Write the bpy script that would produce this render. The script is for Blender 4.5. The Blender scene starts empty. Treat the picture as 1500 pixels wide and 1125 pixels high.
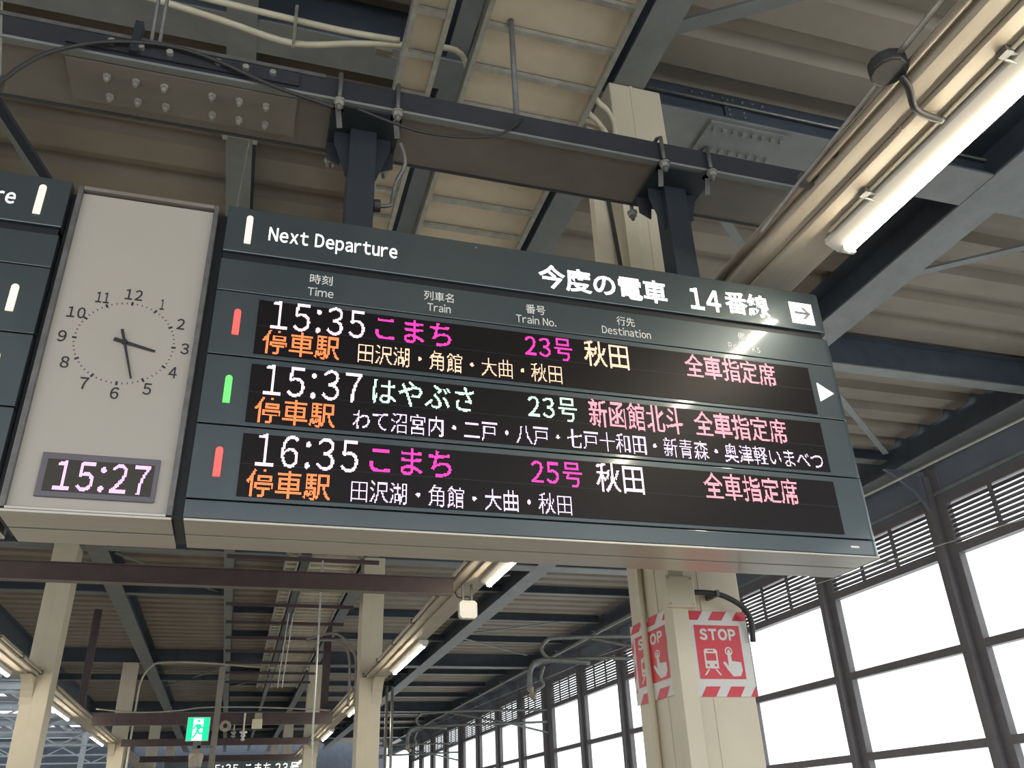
import bpy, bmesh, math, random
from mathutils import Vector, Matrix
from mathutils.bvhtree import BVHTree
random.seed(7)
SC = bpy.context.scene
COL = SC.collection
FL = -1.6                      # platform level; z = 0 is the height of the photographer's eye

# ------------------------------------------------------------------ camera, sky, exposure
cam_d = bpy.data.cameras.new('camera')
cam_d.sensor_width = 36.0
cam_d.lens = 36.0 * 1240.5 / 1500.0
cam_d.clip_start = 0.05
cam_d.clip_end = 400
cam = bpy.data.objects.new('camera', cam_d)
COL.objects.link(cam)
r0 = Vector((0.956713178828873, -0.2887725408584789, -0.03619824721296715))
r1 = Vector((0.10207197607936985, 0.4494144882525954, -0.8874727767362278))
r2 = Vector((0.27254578542770663, 0.8453620747317658, 0.4594363475507773))
cam.matrix_world = Matrix(((r0.x, -r1.x, -r2.x, 0), (r0.y, -r1.y, -r2.y, 0), (r0.z, -r1.z, -r2.z, 0), (0, 0, 0, 1)))
SC.camera = cam

world = bpy.data.worlds.new('overcast_sky')
SC.world = world
world.use_nodes = True
wn = world.node_tree.nodes['Background']
wn.inputs['Color'].default_value = (0.93, 0.97, 1.0, 1)
wn.inputs['Strength'].default_value = 2.2

SC.view_settings.view_transform = 'Standard'
SC.view_settings.look = 'None'
SC.view_settings.gamma = 1.0
SC.view_settings.use_curve_mapping = False
SC.view_settings.exposure = 0.25
TUBE = 60.0                    # emission strength of the fluorescent tubes

# ------------------------------------------------------------------ materials
def lin(c):
    c /= 255.0
    return c / 12.92 if c <= 0.04045 else ((c + 0.055) / 1.055) ** 2.4
def rgb(r, g, b):
    return (lin(r), lin(g), lin(b), 1.0)
MATS = {}
def mat(name, col, rough=0.6, metal=0.0, vary=0.12, scale=3.0, bump=0.0, emit=None, es=0.0, coat=0.0, stretch=None, spec=0.5):
    m = bpy.data.materials.new(name)
    m.use_nodes = True
    nt = m.node_tree
    b = nt.nodes['Principled BSDF']
    b.inputs['Roughness'].default_value = rough
    b.inputs['Metallic'].default_value = metal
    b.inputs['Specular IOR Level'].default_value = spec
    if coat:
        b.inputs['Coat Weight'].default_value = coat
        b.inputs['Coat Roughness'].default_value = 0.09
    if emit:
        b.inputs['Emission Color'].default_value = emit
        b.inputs['Emission Strength'].default_value = es
    tc = nt.nodes.new('ShaderNodeTexCoord')
    mp = nt.nodes.new('ShaderNodeMapping')
    if stretch:
        mp.inputs['Scale'].default_value = stretch
    no = nt.nodes.new('ShaderNodeTexNoise')
    no.inputs['Scale'].default_value = scale
    no.inputs['Detail'].default_value = 6
    no.inputs['Roughness'].default_value = 0.62
    rp = nt.nodes.new('ShaderNodeValToRGB')
    a = tuple(x * (1 - vary) for x in col[:3]) + (1,)
    c = tuple(min(1, x * (1 + vary)) for x in col[:3]) + (1,)
    rp.color_ramp.elements[0].position = 0.3
    rp.color_ramp.elements[0].color = a
    rp.color_ramp.elements[1].position = 0.7
    rp.color_ramp.elements[1].color = c
    L = nt.links
    L.new(tc.outputs['Object'], mp.inputs['Vector'])
    L.new(mp.outputs['Vector'], no.inputs['Vector'])
    L.new(no.outputs['Fac'], rp.inputs['Fac'])
    L.new(rp.outputs['Color'], b.inputs['Base Color'])
    if bump:
        bp = nt.nodes.new('ShaderNodeBump')
        bp.inputs['Strength'].default_value = bump
        bp.inputs['Distance'].default_value = 0.01
        L.new(no.outputs['Fac'], bp.inputs['Height'])
        L.new(bp.outputs['Normal'], b.inputs['Normal'])
    MATS[name] = m
    return m
mat('deck', (0.30, 0.265, 0.215, 1), 0.75, vary=0.10, scale=1.2, bump=0.15)
mat('navy_steel', (0.062, 0.076, 0.098, 1), 0.45, vary=0.2, scale=2.5, bump=0.1)
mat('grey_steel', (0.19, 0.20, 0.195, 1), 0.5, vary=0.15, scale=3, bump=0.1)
mat('brown_grey', (0.19, 0.17, 0.145, 1), 0.6, vary=0.14, scale=2.2, bump=0.15)
mat('brown_paint', (0.055, 0.034, 0.036, 1), 0.5, vary=0.2, scale=5, bump=0.1)
mat('cream', (0.62, 0.55, 0.41, 1), 0.38, vary=0.05, scale=2, bump=0.05)
mat('duct_beige', (0.42, 0.37, 0.29, 1), 0.5, vary=0.12, scale=4, bump=0.1, stretch=(3, .5, 3))
mat('galv', (0.42, 0.42, 0.38, 1), 0.42, metal=0.6, vary=0.2, scale=12, bump=0.1)
mat('dark_galv', (0.14, 0.14, 0.14, 1), 0.5, metal=0.5, vary=0.25, scale=12, bump=0.1)
mat('tray_plate', (0.62, 0.54, 0.41, 1), 0.5, metal=0.15, vary=0.16, scale=1.4, bump=0.1)
mat('panel', (0.075, 0.095, 0.105, 1), 0.42, metal=0.65, vary=0.06, scale=1.5, bump=0.0, coat=1.0)
mat('recess', (0.006, 0.007, 0.011, 1), 0.5, vary=0.1)
mat('alu', (0.50, 0.47, 0.42, 1), 0.32, metal=0.75, vary=0.06, scale=6, bump=0.02, stretch=(.3, 6, 6))
mat('dark_metal', (0.05, 0.053, 0.065, 1), 0.4, metal=0.4, vary=0.15)
mat('post', (0.022, 0.028, 0.036, 1), 0.45, vary=0.1, scale=3, bump=0.03)
mat('screen', (0.006, 0.004, 0.005, 1), 0.42, vary=0.15, scale=20, spec=0.22)
mat('face', (0.40, 0.37, 0.33, 1), 0.35, vary=0.02, scale=2)
mat('dial_print', (0.02, 0.02, 0.025, 1), 0.5)
mat('bezel', (0.12, 0.11, 0.13, 1), 0.4, vary=0.05)
mat('olive', (0.03, 0.025, 0.015, 1), 0.4)
mat('rubber', (0.03, 0.03, 0.032, 1), 0.55)
mat('white_plastic', (0.62, 0.60, 0.55, 1), 0.4, vary=0.04)
mat('pale_pipe', (0.62, 0.58, 0.44, 1), 0.5, vary=0.08, scale=8)
mat('ins', (0.30, 0.26, 0.20, 1), 0.4, vary=0.2, scale=10)
mat('poster_red', rgb(205, 40, 55), 0.35, vary=0.04)
mat('poster_white', (0.66, 0.64, 0.60, 1), 0.35, vary=0.03)
mat('floor', (0.60, 0.56, 0.50, 1), 0.55, vary=0.12, scale=4)
mat('ballast', (0.16, 0.15, 0.14, 1), 0.9, vary=0.4, scale=30, bump=0.5)
mat('window_frame', (0.13, 0.12, 0.125, 1), 0.5, vary=0.12, scale=3)
mat('wall_panel', (0.12, 0.135, 0.165, 1), 0.6, vary=0.1, scale=1.0)
mat('left_steel', (0.42, 0.46, 0.48, 1), 0.5, vary=0.1, scale=2)
mat('bracket_steel', (0.17, 0.175, 0.165, 1), 0.5, metal=0.3, vary=0.2, scale=10)
def emat(name, col, s):
    return mat(name, col, 0.4, vary=0.0, emit=col, es=s)
emat('tube', (1.0, 0.90, 0.70, 1), TUBE)
emat('letter_lit', (1, 1, 0.98, 1), 1.1)
mat('letter_print', (0.72, 0.72, 0.70, 1), 0.5, vary=0.02)
emat('bar_cream', (0.95, 0.88, 0.62, 1), 0.55)
emat('bar_red', (0.95, 0.11, 0.10, 1), 0.55)
emat('bar_green', (0.14, 0.75, 0.16, 1), 0.55)
emat('led_white', (1.0, 0.72, 0.86, 1), 1.15)
emat('led_mint', (0.62, 1.0, 0.78, 1), 1.0)
emat('led_magenta', (1.0, 0.045, 0.42, 1), 1.1)
emat('led_orange', (1.0, 0.22, 0.07, 1), 1.25)
emat('led_lilac', (0.90, 0.68, 1.0, 1), 1.05)
emat('led_peach', (1.0, 0.62, 0.42, 1), 1.1)
emat('led_pink', (1.0, 0.33, 0.42, 1), 1.1)
emat('led_violet', (0.88, 0.46, 1.0, 1), 1.25)
emat('exit_green', (0.0, 0.62, 0.30, 1), 0.8)
emat('exit_white', (0.85, 1.0, 0.85, 1), 0.9)
m = bpy.data.materials.new('glass'); m.use_nodes = True; nt = m.node_tree
for n in list(nt.nodes): nt.nodes.remove(n)
out = nt.nodes.new('ShaderNodeOutputMaterial'); mx = nt.nodes.new('ShaderNodeMixShader')
tr = nt.nodes.new('ShaderNodeBsdfTransparent'); gl = nt.nodes.new('ShaderNodeBsdfGlossy')
tr.inputs['Color'].default_value = (0.93, 0.94, 0.93, 1); gl.inputs['Roughness'].default_value = 0.05
mx.inputs[0].default_value = 0.06
nt.links.new(tr.outputs[0], mx.inputs[1]); nt.links.new(gl.outputs[0], mx.inputs[2])
nt.links.new(mx.outputs[0], out.inputs[0])
MATS['glass'] = m

# ------------------------------------------------------------------ mesh helpers
class MB:
    def __init__(s): s.v = []; s.f = []
    def box(s, x0, x1, y0, y1, z0, z1):
        n = len(s.v)
        s.v += [(x0,y0,z0),(x1,y0,z0),(x1,y1,z0),(x0,y1,z0),(x0,y0,z1),(x1,y0,z1),(x1,y1,z1),(x0,y1,z1)]
        s.f += [tuple(n+i for i in q) for q in ((0,3,2,1),(4,5,6,7),(0,1,5,4),(1,2,6,5),(2,3,7,6),(3,0,4,7))]
        return s
    def bar(s, a, b, w, h, up=(0,0,1)):
        a = Vector(a); b = Vector(b); d = (b-a).normalized(); u = Vector(up)
        x = d.cross(u)
        if x.length < 1e-4: x = d.cross(Vector((1,0,0)))
        x.normalize(); y = x.cross(d)
        n = len(s.v)
        for p in (a, b):
            for i, j in ((-1,-1),(1,-1),(1,1),(-1,1)):
                s.v.append(tuple(p + x*i*w/2 + y*j*h/2))
        s.f += [tuple(n+i for i in q) for q in ((0,1,2,3),(7,6,5,4),(0,4,5,1),(1,5,6,2),(2,6,7,3),(3,7,4,0))]
        return s
    def tube(s, pts, r, k=8, cap=True):
        pts = [Vector(p) for p in pts]
        n0 = len(s.v); prev = None
        for i, p in enumerate(pts):
            d = (pts[min(i+1,len(pts)-1)] - pts[max(i-1,0)]).normalized()
            if prev is None:
                u = Vector((0,0,1)) if abs(d.z) < 0.9 else Vector((1,0,0))
                x = d.cross(u).normalized()
            else:
                x = (prev - d*prev.dot(d)).normalized()
            prev = x; y = d.cross(x)
            rr = r[i] if isinstance(r, (list, tuple)) else r
            for j in range(k):
                t = 2*math.pi*j/k
                s.v.append(tuple(p + (x*math.cos(t) + y*math.sin(t))*rr))
        for i in range(len(pts)-1):
            for j in range(k):
                a = n0+i*k+j; b = n0+i*k+(j+1)%k
                s.f.append((a, b, b+k, a+k))
        if cap:
            s.f.append(tuple(n0+j for j in reversed(range(k))))
            s.f.append(tuple(n0+(len(pts)-1)*k+j for j in range(k)))
        return s
    def prism(s, poly, axis, a, b):
        # poly: 2-D outline in the two other axes (x,y / x,z / y,z), extruded along axis from a to b
        n = len(s.v); k = len(poly)
        for t in (a, b):
            for p, q in poly:
                s.v.append({'x': (t,p,q), 'y': (p,t,q), 'z': (p,q,t)}[axis])
        s.f.append(tuple(range(n, n+k))); s.f.append(tuple(range(n+2*k-1, n+k-1, -1)))
        for i in range(k):
            j = (i+1) % k
            s.f.append((n+i, n+k+i, n+k+j, n+j))
        return s
    def ibeam(s, axis, c, w, z0, z1, a, b, tf=0.02, tw=0.015):
        # I-section running along axis ('x' or 'y') centred on c across it
        for p0, p1, q0, q1 in ((c-w/2,c+w/2,z0,z0+tf),(c-w/2,c+w/2,z1-tf,z1),(c-tw/2,c+tw/2,z0+tf,z1-tf)):
            if axis == 'x': s.box(a, b, p0, p1, q0, q1)
            else: s.box(p0, p1, a, b, q0, q1)
        return s
    def build(s, name, m, parent=None, bevel=0.0, smooth=False, loc=None):
        me = bpy.data.meshes.new(name)
        off = Vector(loc) if loc else Vector((0,0,0))
        me.from_pydata([tuple(Vector(v) - off) for v in s.v], [], s.f)
        bm = bmesh.new(); bm.from_mesh(me); bmesh.ops.recalc_face_normals(bm, faces=bm.faces[:]); bm.to_mesh(me); bm.free()
        me.materials.append(MATS[m] if isinstance(m, str) else m)
        if smooth:
            for p in me.polygons: p.use_smooth = True
        o = bpy.data.objects.new(name, me); COL.objects.link(o)
        o.location = off
        if parent:
            o.parent = parent
            o.location = off - wloc(parent)
        if bevel:
            bv = o.modifiers.new('bevel', 'BEVEL'); bv.width = bevel; bv.segments = 2; bv.limit_method = 'ANGLE'
        return o
def wloc(o):
    v = Vector(o.location)
    while o.parent:
        o = o.parent; v += Vector(o.location)
    return v
def empty(name, loc, label, cat, group=None):
    o = bpy.data.objects.new(name, None); COL.objects.link(o); o.location = loc
    o.empty_display_size = 0.1
    return tag(o, label, cat, group)
def tag(o, label, cat, group=None):
    o['label'] = label; o['category'] = cat
    if group: o['group'] = group
    return o
def struct(o): o['kind'] = 'structure'; return o
def dup(root, d, label=None, group=None):
    d = Vector(d)
    r = root.copy(); COL.objects.link(r); r.location = Vector(root.location) + d
    if label: r['label'] = label
    if group: r['group'] = group
    for ch in list(root.children):
        c = ch.copy(); COL.objects.link(c); c.parent = r
        for g in ch.children:
            e = g.copy(); COL.objects.link(e); e.parent = c
    return r
def arc(cx, cy, r, a0, a1, n=6):
    return [(cx + r*math.cos(math.radians(a0+(a1-a0)*i/n)), cy + r*math.sin(math.radians(a0+(a1-a0)*i/n))) for i in range(n+1)]
def smooth_path(pts, n=5):
    P = [Vector(p) for p in pts]; out = []
    for i in range(len(P)-1):
        p0 = P[max(i-1,0)]; p1 = P[i]; p2 = P[i+1]; p3 = P[min(i+2,len(P)-1)]
        for k in range(n):
            t = k/n
            out.append(0.5*((2*p1)+(p2-p0)*t+(2*p0-5*p1+4*p2-p3)*t*t+(3*p1-p0-3*p2+p3)*t**3))
    out.append(P[-1]); return out

# ------------------------------------------------------------------ lettering
GLY = {}
def want(chars, bold=0.0):
    for ch in chars:
        if ch != ' ' and (ch, bold) not in GLY: GLY[(ch, bold)] = None
WIDE = {chr(c): chr(c + 0xFEE0) for c in range(0x21, 0x7f)}
def glyph_setup():
    tmp = []
    for key in [k for k, v in GLY.items() if v is None]:
        ch, bold = key
        cu = bpy.data.curves.new('glyph', 'FONT'); cu.body = WIDE.get(ch, ch); cu.size = 1.0; cu.offset = bold
        cu.resolution_u = 3
        o = bpy.data.objects.new('glyph', cu); COL.objects.link(o); tmp.append((key, o))
    bpy.context.view_layer.update()
    dg = bpy.context.evaluated_depsgraph_get()
    for key, o in tmp:
        me = bpy.data.meshes.new_from_object(o.evaluated_get(dg))
        vs = [(v.co.x, v.co.y) for v in me.vertices]; fs = [tuple(p.vertices) for p in me.polygons]
        GLY[key] = (vs, fs)
        cu = o.data
        bpy.data.objects.remove(o); bpy.data.curves.remove(cu); bpy.data.meshes.remove(me)
def layout(text, bold=0.0, gap=0.11, space=0.34):
    V = []; F = []; pen = 0.0
    for ch in text:
        if ch == ' ': pen += space; continue
        vs, fs = GLY[(ch, bold)]
        x0 = min(v[0] for v in vs); x1 = max(v[0] for v in vs)
        n = len(V)
        if ord(ch) < 128:
            V += [(v[0]-x0+pen, v[1]) for v in vs]; pen += (x1-x0) + gap
        else:
            V += [(v[0]+pen, v[1]) for v in vs]; pen += 0.62 if ch == '・' and False else 1.0
        F += [tuple(n+i for i in f) for f in fs]
    return V, F
def fit(V, x0, x1, z0, z1):
    a0 = min(v[0] for v in V); a1 = max(v[0] for v in V); b0 = min(v[1] for v in V); b1 = max(v[1] for v in V)
    return [((v[0]-a0)/(a1-a0)*(x1-x0)+x0, (v[1]-b0)/(b1-b0)*(z1-z0)+z0) for v in V]
def print_text(text, x0, x1, z0, z1, Y, m, parent, name='lettering', bold=0.0, gap=0.11, th=0.0015):
    V, F = layout(text, bold, gap); V = fit(V, x0, x1, z0, z1)
    b = MB(); b.v = [(x, Y-th, z) for x, z in V]; b.f = [tuple(f) for f in F]
    o = b.build(name, m, parent)
    return o
PITCH = 0.0054
def led_text(text, x0, x1, z0, z1, Y, m, parent, bold=0.0, gap=0.16, name='led_text', pitch=PITCH):
    V, F = layout(text, bold, gap); V = fit(V, x0, x1, z0, z1)
    bv = BVHTree.FromPolygons([(x, 0, z) for x, z in V], F)
    b = MB(); nx = int((x1-x0)/pitch); nz = int((z1-z0)/pitch); h = pitch*0.41
    for i in range(nx+1):
        for j in range(nz+1):
            x = x0 + (i+.5)*pitch; z = z0 + (j+.5)*pitch
            if bv.ray_cast((x, -1, z), (0, 1, 0))[0] is not None:
                n = len(b.v)
                b.v += [(x-h, Y-.002, z-h), (x+h, Y-.002, z-h), (x+h, Y-.002, z+h), (x-h, Y-.002, z+h)]
                b.f.append((n, n+1, n+2, n+3))
    o = b.build(name, m, parent); o['kind'] = 'stuff'
    return o
want('今度の電車14番線', 0.022)
want('NextDepartur', 0.014)
want('時刻列車名番号行先備考TimeTrainNo.DestinationRemarks', 0.006)
want('0123456789:', 0.0)
want('0123456789:こまちはやぶさ号秋田全車指定席停車駅新函館北斗', 0.008)
want('田沢湖・角館大曲秋わて沼宮内二戸八七十和新青森奥津軽いまべつ', 0.0)
want('STOP', 0.05)
want('0123456789', 0.016)
glyph_setup()

# ------------------------------------------------------------------ SETTING: ground, roof deck
b = MB(); b.box(-7.5, 5.6, -12, 75, FL-.25, FL); struct(b.build('floor', 'floor'))
b = MB(); b.box(5.6, 12.6, -12, 75, FL-1.5, FL-1.3); b.box(-22, -7.5, -12, 75, FL-1.5, FL-1.3); struct(b.build('track_bed', 'ballast'))
# the tracks' slabs of rail under the windows
for x in (7.2, 8.64):
    o = MB().ibeam('y', x, .13, FL-1.3, FL-1.14, -12, 75).build('rail', 'dark_galv'); struct(o)

ZD = 6.12; PIT = 0.63
prof = []
y = 9.24 - PIT*34
while y < 74:
    prof += [(y-.33, ZD), (y, ZD), (y+.06, ZD+.13), (y+PIT-.39, ZD+.13)]
    y += PIT
b = MB(); n = len(prof)
for x in (-7.3, 11.5):
    for (yy, zz) in prof: b.v.append((x, yy, zz))
for i in range(n-1): b.f.append((i, i+1, n+i+1, n+i))
o = b.build('ceiling', 'deck'); struct(o)
so = o.modifiers.new('thick', 'SOLIDIFY'); so.thickness = 0.04; so.offset = 1

BEAM_Z = 5.6
framing = []
def roof_beam(axis, c, w, z0, z1, a, b_, m='navy_steel', name='roof_beam', fl='grey_steel'):
    o = MB().ibeam(axis, c, w, z0+.018, z1, a, b_, tf=.02).build(name, m); struct(o)
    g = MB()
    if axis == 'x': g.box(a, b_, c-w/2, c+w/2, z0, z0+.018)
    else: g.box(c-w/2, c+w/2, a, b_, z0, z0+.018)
    g.build('flange', fl, o)  # lighter grey underside: light on the soffit put into the colour
    return o
deepY = [5.1-14.7, 5.1, 19.8, 34.5, 49.2, 63.9]
for i, Y in enumerate(deepY):
    o = roof_beam('x', Y, .48, BEAM_Z, 6.5, 1.12, 11.5); roof_beam('x', Y-.08, .32, BEAM_Z, 6.5, -7.2, 1.12)
    if Y == 5.1:
        # bolted splice plates of the nearest frame
        for cx in (4.0,):
            p = MB().box(cx-.42, cx+.42, Y-.2, Y+.2, BEAM_Z-.022, BEAM_Z-.001).build('splice_plate', 'grey_steel', o)
            for k in range(8):
                for yy in (-.13, .13):
                    MB().tube([(cx-.35+k*.1, Y+yy, BEAM_Z-.022), (cx-.35+k*.1, Y+yy, BEAM_Z-.052)], .024, 6).build('bolt', 'grey_steel', p)
            MB().tube([(2.95, Y-.05, 6.02), (11.3, Y-.05, 6.02)], .013, 8).build('conduit', 'galv', o, smooth=True)
            for k in range(8):
                MB().tube([(cx-.45+k*.11, Y-.009, 6.12), (cx-.45+k*.11, Y-.03, 6.12)], .012, 6).build('bolt', 'galv', o)
            w = MB().box(cx-.12, cx+.12, Y-.028, Y-.009, BEAM_Z+.05, 6.1).build('web_plate', 'navy_steel', o)
            for k in range(7):
                for xx in (-.08, .08):
                    MB().tube([(cx+xx, Y-.028, BEAM_Z+.1+k*.065), (cx+xx, Y-.045, BEAM_Z+.1+k*.065)], .012, 6).build('bolt', 'galv', w)
    if i < len(deepY)-1:
        for k in (1, 2, 3):
            roof_beam('x', Y+3.675*k, .20, BEAM_Z+(0.0 if (i == 1 and k == 1) else .30), 6.12, -.38, 11.5)
        roof_beam('x', Y+4.1, .20, BEAM_Z+.02, 5.86, -7.2, -.62)
# beams along the platform
for c, w, nm in ((2.69, .28, 0), (6.98, .46, 1), (-3.25, .42, 2), (-.50, .23, 3), (11.6, .5, 4), (-6.95, .3, 5)):
    z1 = 6.12 if nm != 4 else 6.3
    roof_beam('y', c, w, BEAM_Z-.005 if nm != 5 else 4.95, z1, -12, 74)
roof_beam('y', 1.2, .16, BEAM_Z+.05, 6.0, -12, 74)
# flat wind braces under the deck
for a, c, w in (((6.96,7.01,5.75),(9.9,4.55,5.75),.11), ((3.0,5.0,5.75),(5.25,6.93,5.75),.10), ((2.75,4.27,5.75),(4.6,3.02,5.75),.13),
             ((-2.6,6.3,5.75),(-2.3,7.8,5.75),.09), ((7.2,28.6,5.75),(9.8,26.4,5.75),.10), ((7.3,29.4,5.75),(10.6,32.4,5.75),.10),
             ((8.0,9.4,5.75),(10.9,11.7,5.75),.10), ((-3.0,20.5,5.75),(-.7,24,5.75),.1), ((-3.0,41,5.75),(-.6,36,5.75),.1),
             ((-.3,41,5.75),(2.4,36,5.75),.1), ((7.3,14.2,5.75),(10.8,17.6,5.75),.1), ((3.0,24,5.75),(6.5,21,5.75),.1)):
    struct(MB().bar(a, c, w, .03).build('wind_brace', 'grey_steel'))

# ------------------------------------------------------------------ SETTING: window wall beyond the tracks
WX = 12.1
mull = [-6.3, -2.6, 1.05, 4.9, 8.45, 12.08, 15.7, 19.45, 23.2, 26.9, 30.6, 34.55, 38.1, 41.7, 45.4, 49.2, 52.9, 56.6, 60.2, 63.9]
for i, Y in enumerate(mull):
    thick = abs((Y - 5.0) % 14.7) < .7 or abs((Y - 5.0) % 14.7) > 14.1
    hw = .62 if thick and Y > 30 else .27
    o = MB().box(WX-.06, WX+.09, Y-hw, Y+hw, FL-1.3, 5.7).build('trim_%d' % (i+1), 'window_frame', bevel=.01); struct(o)
    MB().box(WX-.20, WX-.06, Y-.06, Y+.06, FL-1.3, 5.5).build('rib', 'window_frame', o)
    # curved bracket under the eaves
    MB().prism([(WX-.12, 4.6), (WX-.12, 5.6), (WX-1.0, 5.6), (WX-.75, 5.45), (WX-.42, 5.2), (WX-.22, 4.9)], 'y', Y-.03, Y+.03).build('bracket', 'wall_panel', o)
wi = 0
for i in range(len(mull)-1):
    a = mull[i]+.27; c = mull[i+1]-.27
    if abs(mull[i]-34.55) < .1: a += .35
    if abs(mull[i+1]-34.55) < .1: c -= .35
    if mull[i] > 49: m_s = 5
    wi += 1
    w = struct(MB().box(WX-.06, WX+.10, a, c, 3.98, 4.14).build('window_%d' % wi, 'window_frame'))
    for z in (4.97, 2.42, .90, -.62, -2.1):
        MB().box(WX-.05, WX+.10, a, c, z-.07, z+.07).build('rail', 'window_frame', w)
    zz = [-2.9, -2.17, -.69, .83, 2.35, 3.98]; z0s = [-2.03, -.55, .97, 2.49]; z1s = [-.69, .83, 2.35, 3.98]
    for z0, z1 in zip(z0s, z1s):
        MB().box(WX+.02, WX+.03, a, c, z0, z1).build('pane', 'glass', w)
    sl = None
    for k in range(8):
        z = 4.19 + (k+.5)*.089
        if sl is None:
            sl = MB().prism([(WX-.03, z-.052), (WX+.0, z-.064), (WX+.06, z+.0), (WX+.03, z+.016)], 'y', a, c).build('louvre_slat', 'window_frame', w)
            base = z
        else:
            s2 = sl.copy(); COL.objects.link(s2); s2.location = Vector(sl.location) + Vector((0,0,z-base))
    for k in (1, 2):
        yy = a + (c-a)*k/3
        MB().box(WX-.05, WX-.02, yy-.04, yy+.04, 4.14, 4.9).build('louvre_stile', 'window_frame', w)
struct(MB().box(-24, 12.3, 76, 76.2, FL-1.5, 7).build('end_backdrop', 'navy_steel'))  # dark sheet added to shut out the bright sky at the far end
for x in (-3.1, -2.3, -1.5, 1.6, 2.2, 3.4):
    struct(MB().box(x-.2, x+.2, 70, 70.4, FL, 2.4).build('far_post', 'cream'))
o = MB().box(WX-.05, WX+.15, -12, 74, 5.04, 6.4).build('wall_right', 'wall_panel'); struct(o)
MB().box(WX-.09, WX-.05, -12, 74, 5.10, 5.16).build('ledge', 'grey_steel', o)
o = MB().box(WX-.05, WX+.25, -12, 74, FL-1.5, FL-.55).build('wall_base', 'window_frame'); struct(o)

# ------------------------------------------------------------------ SETTING: neighbouring lighter roof on the left, with skylights
ls = MB()
for k in range(12):
    ls.ibeam('x', 8+k*7.35, .25, 6.1, 6.5, -24, -7.6)
for x in (-8.2, -10.5, -13.5, -17.5, -21):
    ls.ibeam('y', x, .3, 6.3, 6.7, -8, 90)
struct(ls.build('neighbour_roof_frame', 'left_steel'))
lr = MB()
for k in range(26):
    y0 = -8 + k*3.8
    lr.box(-24, -7.45, y0, y0+2.3, 6.85, 6.9)
struct(lr.build('neighbour_roof_sheet', 'left_steel'))
tr_ = MB()
for k in range(12):
    Y = 8+k*7.35
    for j in range(4):
        x = -7.6 - j*4.2
        tr_.bar((x, Y, 6.1), (x-2.2, Y, 5.0), .08, .08); tr_.bar((x-2.2, Y, 5.0), (x-4.4, Y, 6.1), .08, .08)
    tr_.bar((-7.6, Y, 5.0), (-24, Y, 5.0), .1, .1)
struct(tr_.build('neighbour_truss', 'left_steel'))
for k in range(4):
    Y = 19.8+k*14.7
    struct(MB().box(-9.2, -8.9, Y-.15, Y+.15, FL-1.3, 6.1).build('neighbour_column', 'left_steel'))
struct(MB().box(-24.2, -24, -10, 90, FL-1.5, 3.2).build('wall_left', 'wall_panel'))

# ------------------------------------------------------------------ COLUMNS
def column(x0, Y, label, detail=False):
    x1 = x0+.48
    t = empty('steel_column', (x0+.24, Y+.31, FL), label, 'column', 'cream steel columns of the two rows')
    b = MB().prism([(x0, Y), (x1, Y), (x1, Y+.62), (x0, Y+.62)], 'z', FL, BEAM_Z-.01)
    b.build('shaft', 'cream', t, bevel=.012)
    MB().box(x0+.19, x0+.215, Y-.004, Y+.002, FL, BEAM_Z-.01).build('cover_joint', 'cream', t)
    MB().box(x0-.004, x0+.002, Y+.2, Y+.225, FL, BEAM_Z-.01).build('cover_joint', 'cream', t)
    # curved haunch under the lamp duct, front and back
    s = 1 if x0 > 0 else 0
    cx0 = x0+.28 if s else x0-.02
    for sg, y0 in ((-1, Y), (1, Y+.62)):
        pts = [(y0, 2.87), (y0+sg*.5, 2.87)] + [(y0+sg*(.5-.5*math.sin(a)), 2.87-.5*(1-math.cos(a))) for a in [math.pi/2*k/6 for k in range(1, 7)]]
        MB().prism(pts, 'x', cx0, cx0+.22).build('haunch', 'cream', t)
    return t
cR = [column(2.50, Y, lab) for Y, lab in ((4.72, 'broad cream steel column wrapped with red STOP posters, right of centre'),
     (19.42, 'tall cream column under the middle of the sign, carrying the right-hand lamp duct'),
     (34.12, 'smaller cream column just left of the tall middle column, seen below the sign'),
     (48.82, 'distant cream column of the right row, third behind the STOP column'),
     (63.52, 'farthest cream column of the right row'))]
cL = [column(-4.03, Y, lab) for Y, lab in ((4.72, 'near cream column of the left row, outside the picture at left'), (19.42, 'wide cream column at the far left below the clock'),
     (34.12, 'cream column with a pale bent pipe beside its top, second in the left row'),
     (48.82, 'cream column directly left of the green exit sign, third in the left row'),
     (63.52, 'farthest cream column of the left row'))]
t = cR[0]
# trim on the near column: trunking, junction box, pipes
MB().box(2.43, 2.535, 4.60, 4.715, FL, 5.0).build('cable_trunking', 'cream', t, bevel=.004)
jb = MB().box(2.385, 2.57, 4.555, 4.60, 1.10, 1.29).build('junction_box', 'cream', t, bevel=.008)
for dx in (.018, .167):
    for dz in (.018, .172):
        MB().tube([(2.385+dx, 4.557, 1.10+dz), (2.385+dx, 4.549, 1.10+dz)], .006, 8).build('screw', 'galv', jb)
MB().tube([(2.475, 5.10, FL), (2.475, 5.10, 5.3)], .022, 8).build('conduit', 'cream', t, smooth=True)
MB().tube([(3.02, 4.95, FL), (3.02, 4.95, 5.3)], .02, 8).build('conduit', 'cream', t, smooth=True)
MB().tube(smooth_path([(2.57, 4.60, 1.20), (2.65, 4.60, 1.202), (2.75, 4.60, 1.195), (2.84, 4.61, 1.17), (2.93, 4.62, 1.12), (2.985, 4.65, 1.05), (2.995, 4.68, .93)]), .017, 8).build('black_hose', 'rubber', t, smooth=True)
MB().box(2.73, 2.75, 4.575, 4.72, 1.18, 1.215).build('hose_clip', 'dark_galv', t)
MB().box(2.20, 2.34, 4.62, 4.70, 2.9, 5.0).build('cable_trunking', 'tray_plate', t)
MB().box(2.52, 2.60, 4.66, 4.72, 2.9, 4.9).build('cable_trunking', 'pale_pipe', t)
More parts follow.
